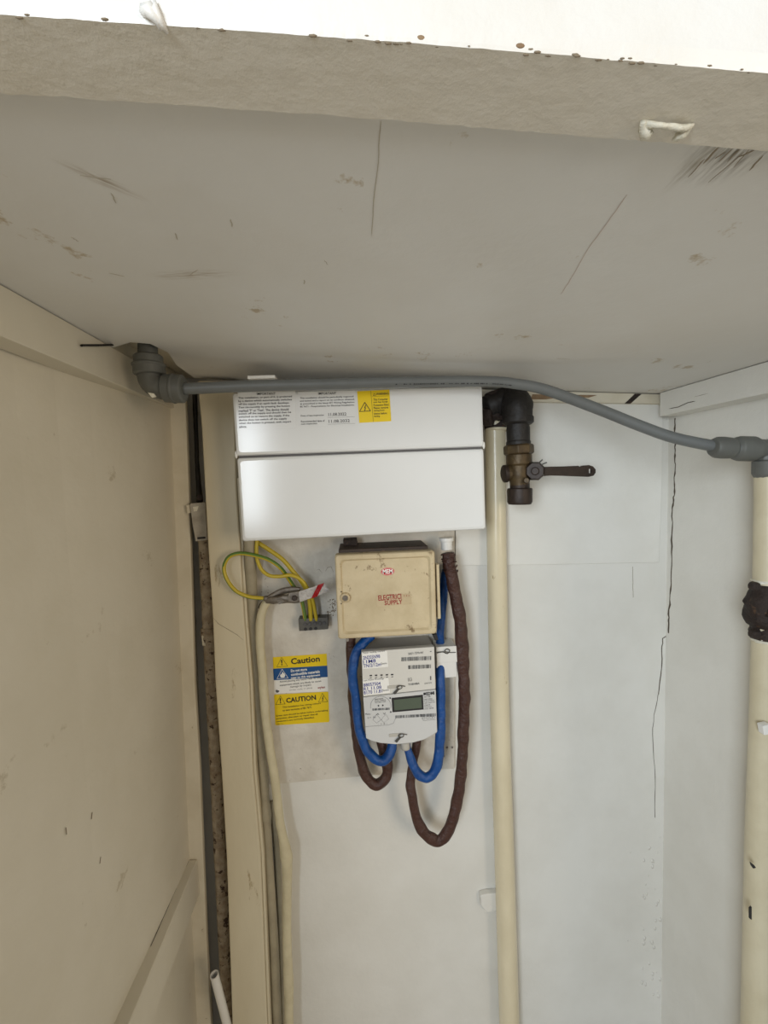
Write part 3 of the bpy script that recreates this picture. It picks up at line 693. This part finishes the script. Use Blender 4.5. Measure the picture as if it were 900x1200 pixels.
line_list([('230V 50Hz',10),('0.25-5(100)A',12.4),('1000 imp/kWh',13),('Class B',7),('Accuracy',9),('UC2  2018',11)], 496.8,819.2,2.2,1.4,Y2t,'inkg',em, rot=.05)
for x, y in ((443.6,827),(448.6,826.6),(457.2,818.1),(458,834.4)):
    link('optical_port', lathe(at(x,y,Y2), at(x,y,Y2-.0006), [(0,.0014),(1,.0012)], 12), 'ink', em)
line_list([('SMART METER',10),('Serial 21E5074',13),('V3.2 BG 1109',13)], 439.2,819.2,1.9,1.2,Y2t,'inkg',em, rot=.05)
barcode(436.5,457,830.4,2.4,-.05,Y2,em); barcode(463.5,510.6,838.6,3.2,-.055,Y2,em)
# wiring diagram, key marks
bm = bmesh.new()
for pts in ([(428,851.6),(455,849.6),(461,847.6),(463.5,842),(464.5,839.8)], [(441,837),(450,847),(455.5,842.5),(452,836.8),(447,843),(441.5,847.4),(437,843.6),(441,837)], [(494,840.6),(496,844.6),(510.6,843.2)]):
    strip_bm([at(x, y, Y2) for x, y in pts], .0003, (0,-1,0), .0001, bm)
link('printed_diagram', bm, 'inkg', em)['kind'] = 'stuff'
txt('A   V', 441,836,452,838,Y2t,'inkg',em); txt('- 1 2 -', 443,848,454,849.4,Y2t,'inkg',em)
txt('L<  N', 431,840.2,440,842,Y2t,'inkg',em); txt('Menu', 428.4,836.0,434,838,Y2t,'inkg',em)
bm = bmesh.new()
for x in (496.8,501.0,505.0,508.0):
    y = 841.6-(x-496)*.07
    q = [(x-1.2,y-1.2),(x+1.2,y-1.3),(x+1.2,y+1.2),(x-1.2,y+1.3)]
    for i in range(4): strip_bm([at(*q[i], Y2), at(*q[(i+1) % 4], Y2)], .0003, (0,-1,0), .0001, bm)
link('printed_symbols', bm, 'ink', em)['kind'] = 'stuff'
# supply isolator beside the meter
iso = thing('terminal_box', at(523,795,.80), 'small white plastic box between the meter and the brown cable', 'box')
link('case', prism([(511,759),(535,757.5),(536,793.5),(512,795.5)], .79, .834), 'white2', iso, bevel=.0015)
link('cover', prism([(511,758.5),(535,757),(536,776),(512,777)], .786, .7905), 'white2', iso, bevel=.001)
bm = tube([(512,765,.785,.9),(519,764,.784,.7),(524,766,.783,.6),(527,762.5,.783,.6),(524,760.6,.783,.6),(521,763,.783,.6),(526,764.6,.784,.5),(534,764.6,.785,.5)], 4, segs=6)
link('seal_wire', bm, 'seal', iso)

# ================================================================== CABLES
def cable(name, label, pts, m, rough=.10, rf=60, seed=0, n=9, cat='cable', group=None, segs=14):
    o = link(name, tube(pts, n, segs=segs, rough=rough, rf=rf, seed=seed), m, smooth=True)
    return setp(o, label, cat, group)
cbr = thing('sleeved_cable', at(510,988,.79), 'long brown sleeved cable hanging in a deep loop right of the meter', 'cable')
link('sleeve', tube([(525,648,.785,7.4),(526.5,660,.785,7.8),(529,675,.786,7.2),(533,695,.79,7.6),(538,720,.79,7.2),(541,745,.79,7.8),(543,780,.79,7.4),(544,810,.79,7.2),(543.5,840,.79,7),(542,884,.79,7),(539,918,.79,7),(534,944,.79,7.2),(528,967,.79,7.2),(519.5,982,.79,7.0),(512,985.5,.79,6.8),(506,983,.79,7.6),(499,978,.79,6.2),(493,969,.79,6.6),(487,955,.79,6.0),(482.5,932,.79,6.2),(481,913,.794,5.8),(484.5,891,.798,5.4),(488,871,.80,5.2),(489,858,.80,5)], 10, segs=16, rough=.24, rf=42, seed=1, flat=.8), 'cbrown', cbr, smooth=True)
wr = bmesh.new()
for y, x in ((650,525),(654,525.4),(658.5,526.3),(663,527),(668,528)):
    rows = []
    for k in range(17):
        t = k/16*math.pi; p = at(x-8*math.cos(t), y+1.2*math.sin(t*2.3+y)+random.uniform(-.4,.4), .786); rows.append((p.x, p.y-.011*math.sin(t)-.001, p.z, .0014))
    tube_w(rows, segs=6, bm=wr)
link('wrinkle', wr, 'cbrown', cbr, smooth=True)
link('gland', px_lathe((523.5,644),(523,630),.80,[(0,6.8),(.7,6.8),(.72,8.5),(1,8.5)]), 'white2', cbr, bevel=.0005)
cable('meter_tail', 'brown meter tail looping under the left side of the meter', [(411,745,.80,6),(412,775,.80,6),(414,820,.80,6),(417,855,.80,6),(421,882,.798,6.2),(427,905,.795,6.4),(434,916,.795,6.2),(442,919.5,.795,6.6),(450,914,.795,6.4),(453.5,905,.795,6),(453,893,.795,6.6),(449,880,.795,6),(447,868,.795,6)], 'cbrown', .2, 55, 2)
cable('meter_tail', 'blue meter tail curving round the left edge of the meter', [(436,744,.79,5.6),(427,752,.785,5.8),(418,764,.775,5.8),(414,780,.772,6),(413.5,797,.772,6),(417,820,.772,5.6),(420,850,.77,5.6),(427,873,.768,5.8),(435,885,.768,5.8),(443,891,.768,5.6),(450,891,.77,6),(456,884,.775,5.8),(459.5,874,.78,5.8),(460,864,.785,5.6)], 'cblue', .16, 55, 3)
cable('meter_tail', 'blue meter tail behind the hinge and right edge of the meter', [(527,662,.82,3.5),(522,672,.818,5.2),(520,690,.816,5.4),(518.5,715,.814,5.0),(516,740,.812,4.8),(516,765,.81,5.4),(516,797,.785,5.8),(516.5,829,.78,6),(516,860,.775,6.2),(514,887,.772,6.2),(509,904,.772,6),(500,911,.772,5.8),(492,908,.772,6),(486,900,.772,5.6),(481,888,.775,5.2),(477.5,876,.78,4.6),(476,864,.785,4.2)], 'cblue', .16, 55, 4)
cable('cable_core_sleeve', 'light grey sleeve on the blue tail under the meter centre', [(474.5,869,.776,5.6),(475.5,877,.776,5.4)], 'strap', 0, 30, 0, 3, 'sleeve')

def gy(label, pts, st):
    o = link('earth_wire', tube(pts, 9, segs=12, stripe=st), ['gy_g','gy_y'], smooth=True); return setp(o, label, 'wire')
gy('green and yellow wire making a wide round loop over the cream post', [(313,701,.795,2.3),(300,700.5,.79,2.3),(289,698.5,.785,2.3),(276,692,.78,2.3),(266,679,.78,2.3),(262.5,665,.78,2.3),(268,653,.78,2.3),(280,648.5,.78,2.3),(297,650.5,.785,2.3),(315,656,.79,2.3),(329,666,.795,2.3),(340,681,.812,2.3),(348,694,.814,2.3),(354,706,.816,2.3),(358,727,.815,2.3)], (-1.0,1.2,.3))
gy('yellow and green wire running straight from fuse board to terminal block', [(296,626,.804,2.6),(300,634,.804,2.6),(315,644,.804,2.6),(331,655.5,.804,2.6),(343,669,.805,2.6),(355,684,.805,2.6),(362,700,.81,2.6),(364.5,727,.815,2.6)], (-1.5,.6,-.25))
gy('yellow and green wire sagging in a small curve below the fuse board', [(302,627,.794,2.2),(300.5,642,.794,2.2),(301.5,656,.794,2.2),(307,668,.795,2.2),(316,674.5,.795,2.2),(328,675.5,.795,2.2),(340,674,.795,2.2),(351,678,.796,2.2),(359,687,.798,2.2),(366,702,.806,2.2),(371,727,.815,2.2)], (-2.0,.9,-.2))
tb = thing('earth_terminal_block', at(367,741,.83), 'grey terminal block with round screw holes where the earth wires end', 'terminal block')
link('block_body', prism([(349.5,725.5),(384,723.5),(384.5,737.5),(350.5,739.8)], .812, .834), 'block', tb, bevel=.001)
for k, x in enumerate((357.6,363,369,375,380)):
    y = 737.4-(x-357)*.07
    link('clamp_screw', lathe(at(x,y-5.6,.812), at(x,y-5.6,.8095), [(0,.0034),(.7,.0034),(1,.0026)], 12), 'inkg', tb)
for k, x in enumerate((358,364,370)):
    y = 737.4-(x-357)*.07
    link('wire_hole', lathe(at(x,y,.8122), at(x,y,.8105), [(0,.0030),(1,.0030)], 12), 'ink', tb)
# earth cable + clamp + tag
ec = thing('earth_cable', at(338,1200,.81), 'thick cream painted earth cable running down from the steel clamp', 'cable')
link('cable', tube([(320,702,.803,4.8),(312,707,.803,5.0),(307,719,.803,5.2),(305,734,.803,5.4),(305.5,762,.803,5.2),(308,790,.803,5.2),(311,835,.803,5.2),(315.5,870,.803,5.2),(322,912,.803,5.2),(328,962,.803,5.2),(332.5,985,.803,5.6),(335,1000,.803,7.4),(336.5,1014,.803,6.4),(336.5,1050,.803,5.4),(336.5,1100,.803,5.4),(338,1150,.803,6.2),(338.5,1170,.803,5.8),(339,1200,.803,5.4),(344,1400,.803,5.4)], 6, segs=16, rough=.10, rf=70), 'earth', ec, smooth=True)
link('dark_armour', tube([(322,701,.808,3),(315,702,.808,3.4),(309,707,.812,3.6),(305,713,.815,3)], 4, segs=10, rough=.3, rf=100), 'rust', ec, smooth=True)
cl = thing('earth_clamp', at(334,700,.80), 'dull steel earth clamp strap joining the cream cable and looped wire', 'clamp')
link('strap', tube([(313,703,.792,3.4),(322,697,.79,3.8),(332,692.5,.79,4),(343,691,.79,3.6),(352,691,.79,3)], 6, segs=8, flat=.5, rough=.15, rf=80), 'steel', cl, smooth=True)
link('strap', tube([(312,704,.79,3.4),(322,703.5,.785,4.6),(334,702,.783,5.2),(344,701,.783,5.6),(353,701,.783,5)], 6, segs=8, flat=.5, rough=.3, rf=110, seed=4), 'steel', cl, smooth=True)
link('wing', prism([(323,703),(331,702),(334,705),(327,708.5)], .776, .778), 'steel', cl, bevel=.0004)
link('clamp_block', prism([(338,695),(350,693),(352,703),(348,706),(337,705)], .774, .79), 'steel', cl, bevel=.001)
link('clamp_bolt', lathe(at(345,701,.776), at(345,701,.768), [(0,.0052),(.8,.0052),(1,.004)], 6), 'bodyd', cl)
link('ferrule', px_lathe((309.5,701.3),(316,701.5),.792,[(0,2.9),(.3,3.4),(1,3.4)]), 'steel', cl)
tg = thing('warning_tag', at(368,695,.775), 'crumpled silver tag with a diagonal red stripe at the earth clamp', 'tag')
def crum(pts, Y, m, name, th=.0012):
    bm = bmesh.new(); u = 14; v = 6
    A, B, Cc, D = [Vector(at(*q, Y)) for q in pts]; g = []
    for i in range(u+1):
        row = []
        for j in range(v+1):
            p = A.lerp(B, i/u).lerp(D.lerp(Cc, i/u), j/v)
            p.y += noise.noise(p*220)*.0016 + .004*(j/v-.5)**2
            row.append(bm.verts.new(p))
        g.append(row)
    for i in range(u):
        for j in range(v): bm.faces.new([g[i][j], g[i+1][j], g[i+1][j+1], g[i][j+1]])
    r = bmesh.ops.solidify(bm, geom=bm.faces[:], thickness=th); return link(name, bm, m, tg)
crum([(350,693.5),(380,683.5),(386.5,693),(351,706)], .772, 'foil', 'tag_body')
crum([(372.5,685.6),(380,683.2),(371.5,699.2),(364.5,701.8)], .7702, 'red', 'red_stripe', .0006)
# conduits left
cd1 = cable('conduit', 'painted grey-brown conduit between the cream post and the cream cable', [(292,600,.80,6.4),(293,640,.80,6.6),(295,690,.815,6.4),(297,740,.822,6),(300,800,.824,5.4),(304,850,.824,5),(309,907,.824,5),(311,940,.824,5),(312,955,.824,6.4),(313,966,.824,5),(315,1000,.824,5),(318,1050,.824,5.2),(321,1100,.824,5.4),(325,1200,.824,5.4),(333,1400,.824,5.4)], 'cond', .05, 60, 5, 6, 'conduit')
cable('conduit', 'dim narrow conduit half hidden behind the cream cable low down', [(318,940,.838,3.4),(324,990,.838,3.6),(327,1040,.838,4),(329,1100,.838,4.2),(331,1200,.838,4),(337,1400,.838,4)], 'cond', .05, 60, 6, 6, 'conduit')
# rusty pipe in corner recess
rs = thing('corner_pipe', at(265,1200,.86), 'rusty flaking pipe in the dark gap left of the cream post', 'pipe')
link('pipe', tube([(237,600,.862,6.6),(240,640,.862,6.8),(243,700,.862,6.8),(246,760,.862,6.8),(252,880,.862,7),(257,980,.862,7),(261,1060,.862,7.2),(266,1160,.862,7.4),(270,1240,.862,7.4),(280,1400,.862,7.4)], 6, segs=16, rough=.12, rf=90), 'rustpipe', rs, smooth=True)
link('pipe_joint', tube([(244,735,.862,8),(245,748,.862,8.4),(246,752,.862,7)], 3, segs=14, rough=.2, rf=90), 'rustpipe', rs, smooth=True)
link('joint_lug', prism([(236,745),(240,744),(241,757),(237,757)], .85, .862), 'trim', rs, bevel=.001)
mb = thing('metal_bracket', at(233,634,.84), 'small grey metal box bracket wedged in gap beside the cream post', 'bracket')
link('bracket_body', prism([(222.5,590),(240.5,588.5),(243,633),(229,634.5),(225,612)], .83, .86), 'brkt', mb, bevel=.001)
link('slot', prism([(231,629.5),(240.5,628.8),(240.8,631.2),(231.4,632)], .8294, .8302), 'ink', mb)
link('side_ear', prism([(218,592),(223,591),(224,601),(219,602)], .835, .845), 'trim', mb, bevel=.001)
link('paint_dab', prism([(226,594),(233,593),(231,599),(227,599.5)], .829, .8303), 'blob', mb)
link('screw', lathe(at(234,583,.84), at(234,583,.83), [(0,.006),(.8,.006),(1,.005)], 10), 'rust', mb)
cable('old_cable', 'thin black cable above the metal bracket in the left gap', [(228,455,.87,2.6),(229.5,500,.87,2.4),(231,540,.865,2.4),(233,570,.858,3),(234,588,.85,3.4)], 'black', .2, 80, 7, 5)
# pipe offcut
wo = thing('pipe_offcut', at(266,1195,.80), 'short white plastic pipe offcut leaning at the bottom of the left gap', 'pipe')
A = at(251,1142,.79); Bp = at(283,1265,.82)
bm = bmesh.new(); ax = (Bp-A).normalized(); u = ax.orthogonal().normalized(); v = ax.cross(u); rg = []
for p, r in ((A+ax*.06,.0062),(A,.0062),(A,.0078),(A+(Bp-A)*1.0,.0078)):
    rg.append([bm.verts.new(p+(u*math.cos(q*math.pi/10)+v*math.sin(q*math.pi/10))*r) for q in range(20)])
for i in range(3):
    for q in range(20): bm.faces.new([rg[i][q], rg[i][(q+1) % 20], rg[i+1][(q+1) % 20], rg[i+1][q]])
bm.faces.new(rg[0]); bm.faces.new(rg[-1])
link('tube', bm, 'white2', wo, smooth=False)

# ================================================================== STICKERS ON THE BOARD
YB = .8345
c1 = thing('caution_sticker', at(352,806,YB), 'yellow, blue and white caution sticker, upper of the two on the board', 'sticker')
y_ = link('yellow_band', prism([(319.8,770.2),(382.8,766.0),(383.4,780.0),(320.2,783.6)], YB, YB+.0004), 'yel', c1)
b_ = link('blue_band', prism([(320.2,783.6),(383.4,780.0),(384,793.4),(320.8,797.2)], YB, YB+.0004), 'blue', c1)
w_ = link('white_band', prism([(320.8,797.2),(384,793.4),(384.6,810),(321.4,812.8)], YB, YB+.0004), 'stick', c1)
Yb = YB-.0003
tri(y_, (330.0,770.4),(324.4,781.6),(337.2,780.8), Yb, .0006); txt('!', 329.4,772.8,331.2,779.8,Yb,'ink',y_, bold=.03)
txt('Caution', 341.2,771.6,375.2,778.8,Yb,'ink',y_, bold=.025, rot=.045)
tri(b_, (330.6,784.2),(324.6,795.4),(337.8,794.6), Yb, .0007, 'stick')
link('flame', prism([(331.0,787.0),(332.4,789.4),(333.4,788.8),(334.2,792),(333,794),(329.4,794.2),(328.2,792),(328.8,789.8),(329.8,790.6)], Yb, Yb+.0002), 'stick', b_)
line_list([('Do not store',19),('combustible materials',34),('near to this equipment',34.5)], 341.0,784.6,4.3,3.3,Yb,'stick',b_, rot=.05, bold=.02)
line_list([('Avoid placing any items near to this',48.5),('equipment which are likely to cause',49)], 327.8,798.0,4.1,2.6,Yb,'ink',w_, rot=.045)
txt('damage by impact', 340,803.8,365,806.8,Yb,'ink',w_, rot=.045)
txt('Order code 11.2018', 339,808.0,366,809.4,Yb,'inkg',w_, rot=.03)
txt('wylex', 372.2,804.6,381.4,808.2,Yb,'inkr',w_, bold=.02, rot=.04)
link('round_emblem', lathe(at(325.2,809.6,Yb), at(325.2,809.6,Yb-.0003), [(0,.0034),(1,.0034)], 16), 'inkg', w_)
c2 = thing('caution_sticker', at(353,847,YB), 'all-yellow rounded caution sticker, lower of the two on the board', 'sticker')
s_ = link('sticker', prism([(321.2,814.8),(322,814),(383.6,810.6),(384.8,811.4),(386,844.6),(385.2,846.2),(323.6,850),(322.6,849)], YB, YB+.0004), 'yel', c2)
tri(s_, (328.6,815.6),(323.2,825.8),(334.2,825), Yb, .0006); txt('!', 328.0,818,329.6,824.4,Yb,'ink',s_, bold=.03)
tri(s_, (377.8,812.4),(373.2,823.0),(384.0,822.2), Yb, .0006); bolt(s_, 378.2, 818.6, 3.2, Yb)
txt('CAUTION', 335.6,818.0,370.8,824.0,Yb,'ink',s_, bold=.03, rot=.045)
line_list([('This installation has wiring colours',45),('to two versions of BS 7671',34)], 331.2,828.0,3.4,2.4,Yb,'ink',s_, rot=.045)
line_list([('Great care should be taken before undertaking',61),('extension, alteration or repair that all',49),('conductors are correctly identified.',45)], 323.6,838.0,3.3,2.5,Yb,'ink',s_, rot=.045)
txt('LABEL CL12', 323.8,848.2,332,849.2,Yb,'ink',s_)

# ================================================================== SMALL THINGS
nl = link('nail', tube_w([tuple(onX(x, y, X))+(.0014,) for x, y, X in ((95,405,-.3268),(96,404.6,-.322),(115,404.6,-.319),(132,404,-.322),(134,403,-.3268))], segs=8), 'black')
setp(nl, 'bent black nail in the batten at the top of left wall', 'nail')
nh = thing('cable_clip', onC(781,152,ho), 'paint-covered white clip bridging the rear edge of the header', 'clip')
def blobtube(pts, off, seed, r0):
    rows = []
    for x, y, o_, r in catmull(pts, 5):
        p = onC(x, y, off+o_); rows.append((p.x, p.y, p.z, r*r0))
    return tube_w(rows, segs=10, rough=.5, rf=300, seed=seed)
link('bridge', blobtube([(756,146,-.001,4),(770,146.5,-.003,3.2),(785,148.5,-.003,3.4),(800,150,-.003,3.4),(812,147,-.001,2.6)], ho, 1, .00042), 'blob', nh, smooth=True)
link('foot', blobtube([(754,142,-.001,3.4),(753,150,-.002,4.6),(757,157,-.003,6.2),(760,160,-.002,4)], ho, 2, .00042), 'blob', nh, smooth=True)
link('foot', blobtube([(810,147,-.001,3.4),(802,154,-.002,4.8),(795,160,-.003,4.8),(790,163,-.002,2.4)], ho, 3, .00042), 'blob', nh, smooth=True)
hk = thing('painted_hook', onC(180,30,ho), 'blob of painted-over hook on the front edge of the header', 'hook')
q = onC(182,29,ho)
link('hook_blob', tube_w([tuple(q+Vector((-.004,-.0012,.004)))+(.0018,), tuple(q+Vector((-.001,-.002,.003)))+(.0026,), tuple(q+Vector((.0015,-.001,.0005)))+(.0016,), tuple(q+Vector((.002,.001,-.001)))+(.0010,)], segs=10, rough=.5, rf=350), 'headf', hk, smooth=True)
link('hook_tip', tube_w([tuple(q+Vector((.0012,-.0024,.0065)))+(.0006,), tuple(q+Vector((.0015,-.0028,.003)))+(.0014,), tuple(q+Vector((.0026,-.0012,0)))+(.0013,), tuple(q+Vector((.0036,.002,-.001)))+(.0008,)], segs=8, rough=.4, rf=350), 'headf', hk, smooth=True)
